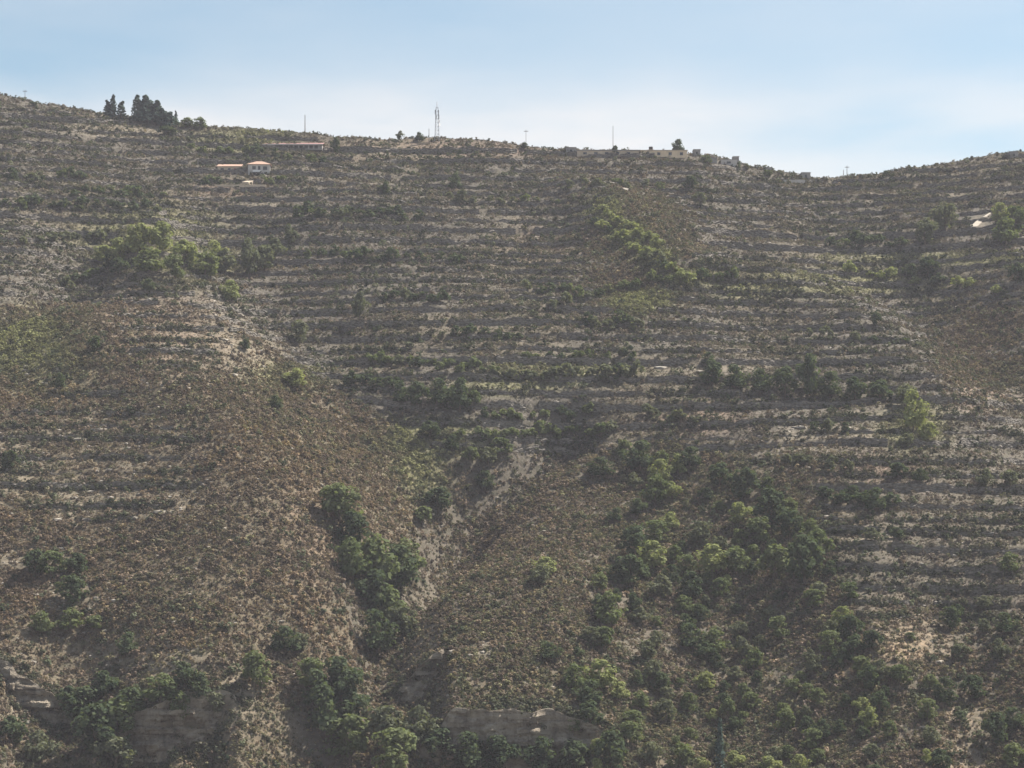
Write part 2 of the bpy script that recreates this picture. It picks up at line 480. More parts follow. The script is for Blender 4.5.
# ------------------------------------------------------------------ the ground
nu, nd = len(us), len(ds)
V = np.stack([XX, YY, ZT], -1).reshape(-1, 3)
I = np.arange(nu*nd).reshape(nu, nd)
Q = np.stack([I[:-1, :-1], I[1:, :-1], I[1:, 1:], I[:-1, 1:]], -1).reshape(-1, 4)
gme = np_mesh("ground", V, Q, M['ground'], True)
soil, DENS, GS = cover(PXG, PY, XX, YY)
ca = gme.color_attributes.new("soil", 'FLOAT_COLOR', 'POINT')
ca.data.foreach_set("color", np.concatenate([soil.reshape(-1, 3), np.ones((nu*nd, 1))], 1).astype(np.float32).ravel())
ground_o = tag(link("ground", gme), "terraced scrub covered hillside rising to the skyline", kind='structure')

# ------------------------------------------------------------------ cliffs
def cliff(k, label, seed):
    a, b, py, h = CLIFFS[k]
    xb, yb = base_hit((a+b)/2, py)
    nx, nz = max(12, int((b-a)/1.0)), 36
    pxs = np.linspace(a-4, b+4, nx)
    v = []; f = []
    br = yb + 9*(fbm(pxs/38, pxs*0+k*7.3, 31+k, 4)-.5)
    zt = ground(pxs*0+(pxs-CX)/F*(br+1.4), br+1.4)
    zb = ground((pxs-CX)/F*(br-2.6), br-2.6)
    for i in range(nx):
        for j in range(nz+2):
            t = min(j/nz, 1)
            z = zb[i]-.8 + (zt[i]+.25-zb[i]+.8)*t
            x = (pxs[i]-CX)/F*br[i]
            n = fbm(np.array([x/5.0+seed]), np.array([z/2.2]), 200+seed, 4)[0]-.5
            n2 = fbm(np.array([x/1.3+seed]), np.array([z/.7]), 230+seed, 2)[0]-.5
            st = fbm(np.array([x/26.0+seed]), np.array([z/1.5]), 260+seed, 3)[0]-.5
            e = min(1, min(i, nx-1-i)/(.22*nx)); e = e*e*(3-2*e)
            amp = e*(1-max(0, (t-.72)/.28))
            bed = int(math.floor((z+1.2*n)/1.25)); bw = 1.8+2.6*_hash(np.array([bed]), np.array([7]), seed)[0]
            blk = int(math.floor((x+40*_hash(np.array([bed]), np.array([3]), seed)[0])/bw))
            ha = _hash(np.array([blk]), np.array([bed]), 300+seed)[0]-.5; hb = _hash(np.array([bed]), np.array([11]), 310+seed)[0]-.5
            y = br[i]-1.6 + t*.9 + (3.0*n + .7*n2 + 1.6*st + 1.5*ha + 1.9*hb)*amp - .7*e*(1-t) + 1.2*(1-e) + (j-nz)*1.3*(j > nz)
            v.append((x, y, z-.3*(t >= 1)-1.3*(j > nz)-.6*(1-e)))
    nzz = nz+2
    for i in range(nx-1):
        for j in range(nzz-1):
            f.append((i*nzz+j, (i+1)*nzz+j, (i+1)*nzz+j+1, i*nzz+j+1))
    me = bpy.data.meshes.new("cliff"); me.from_pydata(v, [], f); me.materials.append(M['cliff']); me.update()
    return tag(link("cliff", me), label, kind='structure')
cliff(0, "broad grey rock face below the scrub slope at the foot of the hill", 1)
cliff(1, "streaked grey cliff below the bare beige ledge", 2)
cliff(2, "small rock face in the tree filled gully", 3)
cliff(3, "low shadowed rock step beside the bare beige ledge", 4)

# ------------------------------------------------------------------ places on the hill, for wording
PLACES = [((258,165),'below the orange-roofed house'),((437,150),'under the lattice mast'),((620,165),"below the cream ridge building"),
    ((140,120),'near the ridge-top cypresses'),((20,120),"at the ridge's high end"),((150,245),'around the bright green thicket'),((40,210),"left of the green thicket"),
    ((640,250),'along the yellow-green strip'),((790,210),'below the saddle of the ridge'),((960,190),'above the pale track bend'),((985,240),'below the pale track bend'),
    ((930,265),'by the yellow grass field'),((420,220),"on terraces far below the mast"),((360,290),'in the fold above the gully'),((520,300),"left of the yellow-green strip"),
    ((430,395),"in the gully-head thicket"),((780,385),'in the long dark hedge row'),((680,365),'by the bare soil terrace'),((560,400),'between the two hedge rows'),
    ((980,395),'by the pale stony patch'),((915,425),'around the lone lime bush'),((870,500),"on stony terraces beside the wood"),((190,340),'on the stony knoll'),((40,360),"on the grassy spur shoulder"),
    ((80,450),'by the beige scars on the spur'),((250,480),'on the brown scrub spur'),((60,580),"above the beige ledge"),((170,660),'on the bare beige ledge'),((150,730),'below the bare beige ledge'),
    ((30,710),'at the foot of the spur'),((250,720),"beside the streaked cliff"),((430,490),'at the upper end of the gully'),((370,580),'in the middle of the gully'),((390,650),"by the gully rock face"),
    ((330,710),'in the lower gully'),((500,560),"between gully and wood"),((510,680),"above the broad rock face"),((520,760),"under the broad rock face"),
    ((660,480),'at the upper edge of the wood'),((620,590),"along the wood's left edge"),((700,590),'in the heart of the wood'),((800,560),"along the wood's right edge"),((600,690),"where wood meets rock face"),
    ((700,730),'in the lower wood'),((820,700),"in the thin lower-right wood"),((910,650),'by the orange earth bank'),((980,640),"right of the orange earth bank"),((960,730),"below the orange earth bank"),((780,480),"on the red-soil terraces")]
def place(px, py):
    return min(PLACES, key=lambda q: (q[0][0]-px)**2 + (1.5*(q[0][1]-py))**2)[1]

# ------------------------------------------------------------------ terrace walls
def wall_mesh(ii, dfoot, dtop, jz, seed):
    """dry stone wall along a terrace edge: uneven courses, thick, battered"""
    r = random.Random(seed)
    n = len(ii); nz = 4
    v = []; f = []
    ring = 2*(nz+1)
    drop = 0
    for q in range(n):
        u = ii[q]; df, dt = dfoot[q]-.35, dtop[q]+.35
        zf = ground(u*df, df)-.3; zt = ground(u*dt, dt)+.10
        drop = .8*drop + .8*(r.random()-.62)
        zt2 = zt + max(-.6*(zt-zf), min(.2, drop))
        for j in range(nz+1):
            t = j/nz
            dd = df + .3*t + (r.random()-.5)*.3
            v.append((u*dd+(r.random()-.5)*.25, dd, zf+(zt2-zf)*t+(r.random()-.5)*.12))
        for j in range(nz+1):
            t = 1-j/nz
            dd = dt+(r.random()-.5)*.15
            v.append((u*dd, dd, zf+(zt2-.08-zf)*t))
    for q in range(n-1):
        for j in range(ring):
            k = (j+1) % ring
            f.append((q*ring+j, (q+1)*ring+j, (q+1)*ring+k, q*ring+k))
    f.append(tuple(range(ring))); f.append(tuple((n-1)*ring+j for j in range(ring))[::-1])
    me = bpy.data.meshes.new("terrace_wall"); me.from_pydata(v, [], f); me.materials.append(M['wall_stone']); me.update()
    return me
def find_walls():
    out = []
    r = random.Random(11)
    c0, c1 = np.searchsorted(us, -.24), np.searchsorted(us, .24)
    jl, jh = np.searchsorted(ds, 440), np.searchsorted(ds, 897)
    for k in range(1, len(levels)-1):
        Lk = levels[k]; S = Lk-levels[k-1]
        run = []
        gap = 0; want = r.uniform(40, 170)
        def flush():
            if len(run) >= 9: out.append(list(run))
            run.clear()
        for i in range(c0, c1):
            h = HH[i, jl:jh]
            w = np.nonzero((h[:-1] < Lk) & (h[1:] >= Lk))[0]
            if not len(w): flush(); continue
            j = jl+w[0]
            t = (Lk-HH[i, j])/(HH[i, j+1]-HH[i, j]+1e-9)
            dt = ds[j]+t*(ds[j+1]-ds[j])
            hf = Lk-WF*S
            w2 = np.nonzero((h[:-1] < hf) & (h[1:] >= hf))[0]
            j2 = jl+w2[0] if len(w2) else j
            t2 = (hf-HH[i, j2])/(HH[i, j2+1]-HH[i, j2]+1e-9)
            df = min(ds[j2]+np.clip(t2, 0, 1)*(ds[j2+1]-ds[j2]), dt-.4)
            m = TM[i, j]
            if gap > 0: gap -= 1; continue
            if m < .42 or (run and abs(run[-1][2]-dt) > 3.2) or dt-df > 4.5: flush(); continue
            run.append((us[i], df, dt, m, i, j))
            if len(run) >= want:
                flush(); gap = int(r.uniform(2, 12)); want = r.uniform(40, 170)
        flush()
    out.sort(key=lambda q: -len(q)*sum(a[3] for a in q)/len(q)/(q[0][1]**.5))
    return out
WALLS = find_walls()
for k, run in enumerate(WALLS[:285]):
    run = run[::2] if len(run) > 18 else run
    me = wall_mesh([a[0] for a in run], [a[1] for a in run], [a[2] for a in run], 0, 500+k)
    # origin on the wall itself
    mid = run[len(run)//2]; org = Vector((mid[0]*mid[1], mid[1], float(ground(mid[0]*mid[1], mid[1]))))
    me.transform(Matrix.Translation(-org))
    o = link("terrace_wall", me); o.location = org
    px, py = pix(org)
    ln = (run[-1][0]-run[0][0])*mid[1]
    tag(o, "%s dry-stone terrace wall %s" % ("long grey" if ln > 28 else "short broken grey", place(px, py)), "wall", "dry-stone terrace walls across the hillside")

# ------------------------------------------------------------------ foliage meshes
def leaf_quads(centers, normals, size, r):
    n = len(centers)
    nr = normals/np.linalg.norm(normals, axis=1, keepdims=True)
    t = r.randn(n, 3); a = np.cross(nr, t); a /= np.linalg.norm(a, axis=1, keepdims=True)
    b = np.cross(nr, a)
    s = size*(.6+.8*r.rand(n, 1)); s2 = s*(.55+.5*r.rand(n, 1))
    bend = nr*s*.25
    v = np.stack([centers-a*s, centers-b*s2+bend, centers+a*s, centers+b*s2-bend*.6], 1).reshape(-1, 3)
    return v
def crown_mesh(name, mat, seed, w, h, z0, nclump, per, leaf, flat=.8, column=False):
    r = np.random.RandomState(seed)
    cs = []; ns = []
    for k in range(nclump):
        if column:
            t = (k+.5)/nclump
            c = np.array([r.randn()*w*.05, r.randn()*w*.05, z0+h*t])
            rad = w*.5*(1.05-.9*t**1.6)*(.8+.3*r.rand())
            rz = h/nclump*1.1
        else:
            ang = r.rand()*6.283; q = math.sqrt(r.rand())
            t = r.rand()
            prof = math.sqrt(max(.08, 1-(2*t-.85)**2*.85))
            c = np.array([math.cos(ang)*q*w*.42*prof, math.sin(ang)*q*w*.42*prof, z0+h*(.14+.74*t)])
            rad = w*(.085+.12*r.rand()); rz = rad*flat
        d = r.randn(per, 3); d /= np.linalg.norm(d, axis=1, keepdims=True)
        rr = (.55+.5*r.rand(per, 1)**.6)
        p = c + d*np.array([rad, rad, rz])*rr
        cs.append(p); ns.append(d + r.randn(per, 3)*.4 + np.array([0, 0, .8]))
    v = leaf_quads(np.concatenate(cs), np.concatenate(ns), leaf, r)
    f = np.arange(len(v)).reshape(-1, 4)
    return np_mesh(name, v, f, mat)
def trunk_mesh(seed, h, r0, spread):
    r = random.Random(seed); b = MB()
    top = (r.uniform(-.3, .3), r.uniform(-.3, .3), h*.5)
    b.tube([(0, 0, -.6), (top[0]*.4, top[1]*.4, h*.22), top], [r0*1.25, r0, r0*.6], 6)
    for k in range(5):
        a = k*1.257+r.uniform(-.4, .4)
        z = h*r.uniform(.28, .5)
        b.tube([(top[0]*.6, top[1]*.6, z), (math.cos(a)*spread*.5, math.sin(a)*spread*.5, z+h*.18), (math.cos(a)*spread, math.sin(a)*spread, z+h*r.uniform(.25, .42))], [r0*.5, r0*.3, r0*.1], 4)
    return b.mesh("trunk", M['bark'])
# kinds of tree: list of (crown mesh, trunk mesh) at about 8 m across
KIND = {}
for kind, mat, n in (('oak', 'oak', 4), ('dark', 'dark', 3), ('lime', 'lime', 2), ('olive', 'olive', 3)):
    KIND[kind] = [(crown_mesh("crown", M[mat], 900+17*i+len(kind)*3, 8.0, 7.2, .9, 28, 46, .35), trunk_mesh(40+i, 7.5, .24, 2.6)) for i in range(n)]
KIND['cypress'] = [(crown_mesh("crown", M['cypress'], 700+i, 2.3, 8.0, .4, 14, 34, .30, column=True), trunk_mesh(80+i, 5, .18, .3)) for i in range(2)]
KIND['pine'] = [(crown_mesh("crown", M['cypress'], 720+i, 5.0, 8.2, .2, 16, 40, .40, column=True), trunk_mesh(90+i, 7, .2, 1.2)) for i in range(2)]
SHRUB = {}
for kind, mat, n in (('oak', 'oak', 3), ('dark', 'dark', 3), ('lime', 'lime', 2), ('olive', 'olive', 3)):
    SHRUB[kind] = [crown_mesh("shrub", M[mat], 300+11*i+len(kind)*5, 3.0, 2.5, -.25, 11, 24, .25) for i in range(n)]
TONE = {'oak': 'mid-green', 'dark': 'dark green', 'lime': 'yellow-green', 'olive': 'grey-olive', 'cypress': 'dark blue-green', 'pine': 'dark blue-green'}
RT = random.Random(5)
def tree(px, py, wpx, kind, hr=1.0, label=None, name=None, group=None, parts=True, d_off=0):
    """px, py: foot of the trunk"""
    g = hit(px, py)
    w = wpx*g.y/F
    cm, tm = RT.choice(KIND[kind])
    base_w = {'cypress': 2.3, 'pine': 4.4}.get(kind, 8.0)
    s = w/base_w
    name = name or {'cypress': 'cypress_tree', 'pine': 'pine_tree', 'oak': 'oak_tree', 'dark': 'oak_tree', 'lime': 'broadleaf_tree', 'olive': 'olive_tree'}[kind]
    sz = 'small' if w < 5 else ('medium' if w < 8 else 'big')
    if not label:
        label = "%s %s tree %s" % (sz, TONE[kind], place(px, py-wpx*.4))
        group = group or "trees of the wood and gullies"
    t = thing(name, label, "tree", g - Vector((0, 0, .15)), RT.uniform(0, 6.28), group)
    sc = s*RT.uniform(.94, 1.06)
    t.scale = (sc, sc*RT.uniform(.9, 1.1), s*hr*RT.uniform(.92, 1.1))
    c = link("crown", cm, None, t)
    if parts: link("trunk", tm, None, t)
    return t
def shrub(px, py, wpx, kind, hr=1.0, label=None, group=None):
    g = hit(px, py)
    w = wpx*g.y/F
    o = link("shrub", RT.choice(SHRUB[kind]))
    s = w/3.0
    o.location = g; o.rotation_euler = (0, 0, RT.uniform(0, 6.28))
    o.scale = (s*RT.uniform(.9, 1.1), s*RT.uniform(.9, 1.1), s*hr*RT.uniform(.85, 1.15))
    if not label:
        label = "%s %s shrub %s" % ('low' if w < 3.2 else 'bushy', TONE[kind], place(px, py))
        group = group or "shrubs scattered over the terraces"
    return tag(o, label, "shrub", group)

# trees one can pick out: foot px, foot py, crown width px, kind, height ratio
TREES = [
 # gully
 (340,525,46,'oak',.9),(352,548,40,'dark',.9),(375,588,54,'oak',1.),(352,580,40,'oak',1.),(398,592,46,'dark',1.),(372,612,42,'dark',1.),(408,575,36,'oak',1.),
 (388,628,40,'oak',1.),(376,655,44,'dark',1.1),(402,640,36,'olive',1.),(438,512,32,'dark',.8),(422,525,26,'oak',.8),(345,690,30,'olive',.8),
 (318,712,46,'dark',1.),(340,705,52,'dark',1.),(325,738,50,'dark',1.),(352,725,42,'dark',1.),(310,690,36,'oak',.9),(385,745,44,'olive',1.),(350,765,50,'oak',1.),
 (420,748,44,'olive',.9),(395,775,50,'oak',1.),(440,765,46,'dark',.9),(470,772,44,'dark',.9),(500,775,46,'dark',.9),(540,778,44,'dark',.9),(575,775,46,'dark',.9),(610,770,44,'dark',1.),
 # gully head thickets
 (430,440,22,'dark',.9),(452,452,20,'dark',.9),(470,462,20,'oak',.8),(488,465,26,'olive',.8),(500,455,24,'oak',.7),(485,490,24,'dark',.8),
 (400,405,24,'dark',1.),(418,408,26,'dark',1.),(440,408,26,'dark',1.1),(460,412,28,'dark',1.3),(474,408,18,'oak',1.),
 # left, lower spur
 (35,576,30,'dark',.9),(52,576,30,'oak',.9),(76,574,26,'dark',.9),(70,606,32,'dark',.9),(42,634,28,'oak',.9),(70,632,30,'oak',.8),(95,630,22,'oak',.8),
 (128,656,26,'dark',.9),(95,755,56,'dark',1.),(118,745,52,'oak',1.),(85,725,46,'dark',.9),(130,720,40,'dark',.9),(70,710,34,'dark',.8),(160,705,40,'oak',.8),(185,690,30,'dark',1.),
 (105,700,34,'dark',.9),(200,700,26,'dark',1.),(12,745,34,'dark',.9),(40,765,40,'olive',.9),(115,772,44,'olive',.9),(255,690,34,'oak',1.2),(285,655,34,'dark',.8),(300,650,24,'olive',.8),(180,720,30,'oak',1.),(215,715,24,'olive',1.),
 (10,470,22,'dark',.9),
 # wood, upper part
 (660,486,30,'lime',1.),(678,476,24,'lime',1.),(640,472,44,'dark',.8),(600,478,36,'dark',.7),(672,500,26,'lime',.9),(655,505,34,'oak',1.),(690,468,34,'dark',.8),(720,488,38,'dark',.8),
 (745,500,40,'dark',.9),(770,525,44,'dark',1.),(740,525,34,'lime',.8),(760,545,36,'oak',1.),(790,540,38,'dark',1.),(655,545,34,'oak',.9),(670,530,30,'lime',.7),(635,560,40,'dark',1.),(652,570,40,'lime',.9),
 (630,588,46,'dark',.9),(610,628,44,'oak',.95),(592,645,30,'olive',.8),(660,600,34,'olive',1.),(712,575,44,'lime',.8),(700,545,34,'olive',.9),(735,575,40,'oak',.9),(775,580,44,'oak',1.),(805,585,50,'dark',1.2),
 (820,560,36,'oak',1.),(690,600,36,'dark',1.),(640,625,30,'olive',.9),(548,660,24,'dark',.8),(600,690,46,'lime',.8),(590,705,40,'dark',.8),(575,690,36,'oak',.8),(620,700,30,'lime',.7),(590,728,34,'dark',.9),
 (690,650,42,'dark',.9),(715,655,38,'oak',.9),(740,640,30,'olive',.9),(660,690,32,'dark',.8),(705,690,34,'lime',.7),(780,640,36,'oak',1.),(850,600,26,'oak',.9),(850,640,38,'dark',1.),(830,655,34,'oak',1.),
 (868,690,34,'dark',1.),(720,775,16,'cypress',1.2),(735,770,36,'lime',.8),(770,775,36,'lime',.8),(800,775,34,'lime',.8),(680,770,40,'oak',.9),(650,765,36,'olive',.9),(630,745,40,'oak',.9),(540,585,24,'olive',.9),(545,575,28,'lime',.7),
 # right of the wood
 (875,512,32,'dark',.85),(852,500,24,'dark',.7),(825,498,24,'dark',.6),(898,478,26,'dark',.7),(920,482,22,'dark',.8),(985,490,28,'olive',.9),(1010,488,26,'olive',.8),(872,540,20,'olive',.8),(896,538,20,'dark',.7),
 (1010,574,30,'oak',.9),(950,630,32,'dark',1.),(1005,635,34,'dark',.9),(1000,660,30,'olive',1.),(945,705,38,'dark',1.),(972,700,36,'dark',1.),(930,690,26,'oak',.9),(900,685,34,'oak',.8),(960,660,26,'olive',.9),
 (995,745,40,'dark',1.2),(1012,730,32,'dark',1.),(1015,770,40,'oak',1.),(940,775,36,'dark',1.),(985,610,26,'olive',.8),(910,640,16,'oak',.7),
 # right middle hedge rows
 (712,386,26,'dark',1.),(735,390,28,'dark',.9),(760,394,28,'dark',.9),(785,396,28,'dark',1.),(808,398,28,'dark',1.5),(830,398,26,'dark',1.),(855,402,30,'dark',.9),(880,404,28,'dark',.9),(905,406,26,'olive',.9),(708,366,14,'dark',1.),
 (913,432,32,'lime',1.25),(928,440,24,'lime',.75),(906,448,20,'olive',.8),(876,326,12,'dark',1.2),(1018,285,22,'dark',1.),(928,277,26,'dark',.8),(910,280,20,'dark',.8),
 (700,205,16,'olive',.9),(690,190,18,'dark',.8),
 # green thicket, upper left
 (140,255,34,'lime',.9),(160,252,34,'lime',1.),(120,262,30,'lime',.8),(150,275,34,'oak',.8),(185,268,34,'lime',.9),(205,278,32,'oak',.9),(225,275,28,'olive',.9),(250,278,32,'olive',1.3),(265,272,24,'olive',1.2),(105,262,26,'lime',.7),(215,262,26,'lime',.8),
 (175,280,28,'oak',.9),(230,302,24,'lime',.9),(245,350,12,'dark',1.),(120,275,22,'dark',.9),(148,292,16,'dark',.9),(95,350,16,'dark',.9),(295,388,30,'lime',.7),(275,410,18,'dark',.8),(60,390,14,'dark',1.2),
 (360,320,18,'olive',1.6),(300,345,22,'olive',1.2),(275,260,22,'olive',1.),(290,245,20,'olive',1.),(250,262,22,'olive',1.),
 (455,190,16,'dark',1.),(385,195,14,'dark',.9),(1006,246,30,'oak',1.),(1000,224,20,'lime',1.),(1015,235,30,'oak',1.1),(945,232,30,'olive',1.),(925,245,28,'olive',1.),
]
for t in TREES:
    if t[1] > 450 and t[0] > 560: t = (t[0], t[1], t[2]*(.76 if t[1] > 600 and t[0] > 620 else .86))+t[3:]
    tree(*t)
# the rest of the wood
wr = random.Random(21)
placed = [(t[0], t[1]) for t in TREES]
tries = 0
cnt = 0
while cnt < 125 and tries < 6000:
    tries += 1
    px, py = wr.uniform(560, 1030), wr.uniform(455, 790)
    inside = bool(in_poly(np.array([px]), np.array([py]), WOOD)[0])
    if not inside and not (px > 925 and py > 600): continue
    if not inside and wr.random() < .8: continue
    if any(abs(px-a)+1.3*abs(py-b) < 18 for a, b in placed): continue
    placed.append((px, py)); cnt += 1
    k = wr.choices(['oak', 'dark', 'lime', 'olive'], [4, 4, .8, 2.5])[0]
    tree(px, py, wr.uniform(13, 25), k, wr.uniform(.75, 1.05))

# ridge-top trees with labels of their own
SKYT = [(108,113,9,'cypress',.55,"thin dark cypress at the left end of the ridge-top cypress trio"),
        (113,113,10,'cypress',.6,"tallest dark cypress in the middle of the ridge-top trio"),
        (121,114,11,'cypress',.45,"broad dark cypress at the right end of the ridge-top trio"),
        (137,121,14,'pine',.9,"tall spiky pine at the near end of the ridge-top pine clump"),
        (147,122,18,'pine',.75,"broad pine in the middle of the ridge-top pine clump"),
        (157,122,17,'pine',.7,"flat-topped pine right of the middle of the ridge-top clump"),
        (142,122,11,'pine',.95,"narrow pine between the tall spiky pine and the broad one"),
        (152,122,13,'pine',.8,"pine squeezed between the broad pine and the flat-topped one"),
        (163,125,13,'pine',.7,"drooping pine towards the downhill end of the ridge-top clump"),
        (170,127,15,'pine',.55,"low pine at the downhill end of the ridge-top clump"),
        (167,137,22,'dark',.6,"dark round tree just below the ridge-top pine clump"),
        (186,128,16,'oak',.75,"first round green tree beside the pine clump on the ridge"),
        (199,129,18,'oak',.65,"second round green tree beside the pine clump on the ridge"),
        (176,123,5,'cypress',.7,"short slim cypress beside the low ridge-top pine"),
        (400,140,9,'olive',1.2,"pale round lollipop tree on the ridge left of the mast"),
        (419,141,11,'dark',.8,"dark round bush-like tree on the ridge beside the mast"),
        (678,154,17,'dark',.9,"dark round tree on the ridge at the end of the cream building"),
        (524,149,9,'dark',.8,"small dark round tree on the ridge right of the mast"),
        (335,154,11,'dark',1.5,"tall dark tree at the end of the red-roofed long building"),
        (615,154,8,'dark',1.1,"small dark tree in front of the cream ridge building"),
        (886,176,9,'dark',.7,"low dark tree at the foot of the saddle on the ridge"),
        (33,101,10,'dark',.6,"small dark tree on the high left ridge")]
for a in SKYT: tree(a[0], a[1], a[2], a[3], a[4], a[5])

# ------------------------------------------------------------------ shrubs one by one
SHR_LINES = [  # dark or grassy rows along terraces: (x0,y0,x1,y1,count,width px,kinds)
 ((0,205),(160,212),14,16,'dark'),((70,195),(165,197),9,14,'dark'),((290,215),(420,218),14,15,'dark'),((830,245),(905,246),8,14,'dark'),((350,362),(500,372),16,14,'oak'),
 ((510,380),(640,376),14,18,'olive'),((520,360),(640,358),9,14,'oak'),((350,384),(400,388),6,16,'dark'),((300,258),(470,262),14,13,'dark'),((380,300),(450,303),7,14,'dark'),
 ((585,325),(640,328),6,18,'dark'),((520,292),(600,296),7,15,'dark'),((620,290),(670,280),6,16,'oak'),((700,278),(735,280),5,14,'dark'),((590,225),(690,285),14,16,'lime'),((600,210),(660,250),10,14,'lime'),
 ((540,310),(640,285),8,14,'olive'),((440,335),(520,338),8,12,'dark'),((0,178),(90,182),7,14,'dark'),((820,500),(900,508),8,16,'dark'),((460,440),(620,432),14,17,'oak'),((480,420),(600,415),10,15,'oak'),
 ((560,185),(680,190),8,12,'olive'),((440,200),(560,205),9,13,'olive'),((640,415),(700,425),5,14,'olive'),((760,460),(850,470),6,14,'olive'),((840,275),(1000,292),10,14,'lime'),((800,335),(960,350),7,12,'olive'),
 ((60,290),(120,265),6,16,'dark'),((20,245),(110,240),7,13,'olive'),((700,160),(770,175),5,10,'olive'),((180,150),(330,165),10,13,'oak'),((200,184),(222,186),3,13,'dark'),((262,184),(285,183),3,11,'oak'),
 ((800,430),(900,432),6,13,'dark'),((930,450),(1020,455),6,15,'dark'),((500,640),(520,690),3,16,'olive'),((200,640),(330,640),6,18,'olive')]
sr = random.Random(33)
ns_ = 0
for (x0, y0), (x1, y1), n, w, kind in SHR_LINES:
    for i in range(n):
        if ns_ >= 296: break
        t = (i+sr.uniform(.1, .9))/n
        k = kind if sr.random() < .72 else sr.choice(['oak', 'olive', 'dark'])
        shrub(x0+(x1-x0)*t, y0+(y1-y0)*t+sr.uniform(-3, 3), w*sr.uniform(.7, 1.25), k, sr.uniform(.75, 1.15)); ns_ += 1

# ------------------------------------------------------------------ scrub, grass, loose stones (nobody could count them)
def scatter(name, label, n_try, protos, dens_fn, size_fn, tint_fn, seed, pts=None, sink=.1):
    r = np.random.RandomState(seed)
    d = np.sqrt(436**2 + (930**2-436**2)*r.rand(n_try)); u = (r.rand(n_try)*2-1)*.25
    if pts is not None: u, d = pts; n_try = len(u)
    x = u*d
    z = ground(x, d)
    px = CX+F*u; py = HY-F*z/d
    c, dens, gs = cover(px, py, x, d)
    keep = r.rand(n_try) < dens_fn(px, py, x, d, dens, gs)*(1-blob(px, py, 980, 221, 12, 11, .4))
    x, d, z, px, py, gs, c = x[keep], d[keep], z[keep], px[keep], py[keep], gs[keep], c[keep]
    n = len(x)
    me = bpy.data.meshes.new(name)
    me.vertices.add(n)
    me.vertices.foreach_set("co", np.stack([x, d, z-sink], -1).astype(np.float32).ravel())
    def fa(nm, arr, ty='FLOAT'):
        a = me.attributes.new(nm, ty, 'POINT'); a.data.foreach_set("value", arr)
    fa("size", size_fn(r, n, px, py, gs, x, d).astype(np.float32)); fa("spin", (r.rand(n)*6.283).astype(np.float32))
    fa("pick", r.randint(0, len(protos), n).astype(np.int32), 'INT')
    a = me.attributes.new("tint", 'FLOAT_COLOR', 'POINT')
    a.data.foreach_set("color", np.concatenate([tint_fn(r, n, px, py, gs, x, d, c), np.ones((n, 1))], 1).astype(np.float32).ravel())
    o = link(name, me); tag(o, label, kind='stuff')
    g = bpy.data.node_groups.new(name+"_scatter", 'GeometryNodeTree')
    g.interface.new_socket("Geometry", in_out='INPUT', socket_type='NodeSocketGeometry')
    g.interface.new_socket("Geometry", in_out='OUTPUT', socket_type='NodeSocketGeometry')
    A = g.nodes.new; K = g.links.new
    gi, go = A('NodeGroupInput'), A('NodeGroupOutput')
    join = A('GeometryNodeGeometryToInstance')
    for p in protos[::-1]:
        oi = A('GeometryNodeObjectInfo'); oi.inputs['Object'].default_value = p; oi.inputs['As Instance'].default_value = False
        oi.transform_space = 'ORIGINAL'
        K(oi.outputs['Geometry'], join.inputs[0])
    def named(nm, ty):
        q = A('GeometryNodeInputNamedAttribute'); q.data_type = ty; q.inputs[0].default_value = nm; return q.outputs[0]
    iop = A('GeometryNodeInstanceOnPoints')
    K(gi.outputs[0], iop.inputs['Points']); K(join.outputs[0], iop.inputs['Instance'])
    iop.inputs['Pick Instance'].default_value = True
    K(named("pick", 'INT'), iop.inputs['Instance Index'])
    cx = A('ShaderNodeCombineXYZ'); K(named("spin", 'FLOAT'), cx.inputs[2]); K(cx.outputs[0], iop.inputs['Rotation'])
    K(named("size", 'FLOAT'), iop.inputs['Scale'])
    K(iop.outputs[0], go.inputs[0])
    md = o.modifiers.new("scatter", 'NODES'); md.node_group = g
    return o
# the scrub grows from six small bushes that stand on the slope themselves
def proto(name, me, px, py, label, cat, grp):
    o = link(name, me); o.location = hit(px, py); return tag(o, label, cat, grp)
scr_p = [proto("scrub_bush", crown_mesh("scrub_bush", M['scrub'], 60+i, 1.5, 1.15, -.2, 7, 16, .135), 470+i*12, 600+i*9,
         "small dry grey-brown bush between gully and wood", "bush", "small dry bushes on the scrub slope") for i in range(6)]
TINT_G = np.array((1.28, 1.19, 1.32))*np.array([(.115, .118, .062), (.085, .098, .050), (.15, .155, .075), (.060, .078, .042)])
TINT_D = np.array((1.36, 1.25, 1.28))*np.array([(.150, .122, .090), (.185, .150, .108), (.115, .098, .078), (.165, .142, .085), (.105, .088, .070)])
def scrub_tint(r, n, px, py, gs, x, d, c):
    green = r.rand(n) < gs
    t = np.where(green[:, None], TINT_G[r.randint(0, 4, n)], TINT_D[r.randint(0, 5, n)])
    up = (terr_mask(px, py)*.55*(r.rand(n) < .8))[:, None]
    sp = ((px < 420)*sstep(330, 420, py)*(1-sstep(380, 460, px-.25*(py-440))))[:, None]
    sp = sp*sstep(.3, .7, fbm(x/22, d/16, 211, 3))[:, None]*1.3
    t = t*(1+sp*np.array((.08, .02, -.07)))
    gy = (sstep(.72, .95, gs)*(r.rand(n) < .8))[:, None]
    t = t*(1-gy) + gy*np.array((.255, .262, .120))*(.7+.6*r.rand(n, 1))
    t = t*(1-up)+up*np.array((.208, .180, .164))*(.8+.4*r.rand(n, 1))
    return t*.85 + c*.15
def scrub_size(r, n, px, py, gs, x, d):
    tm = terr_mask(px, py)
    return (.45+.55*r.rand(n)**1.5)*(1-.52*tm)*(.65+.7*fbm(x/13, d/11, 191, 3))*1.05+.9*(r.rand(n) < .05)+.25*gs*(1-.5*tm)
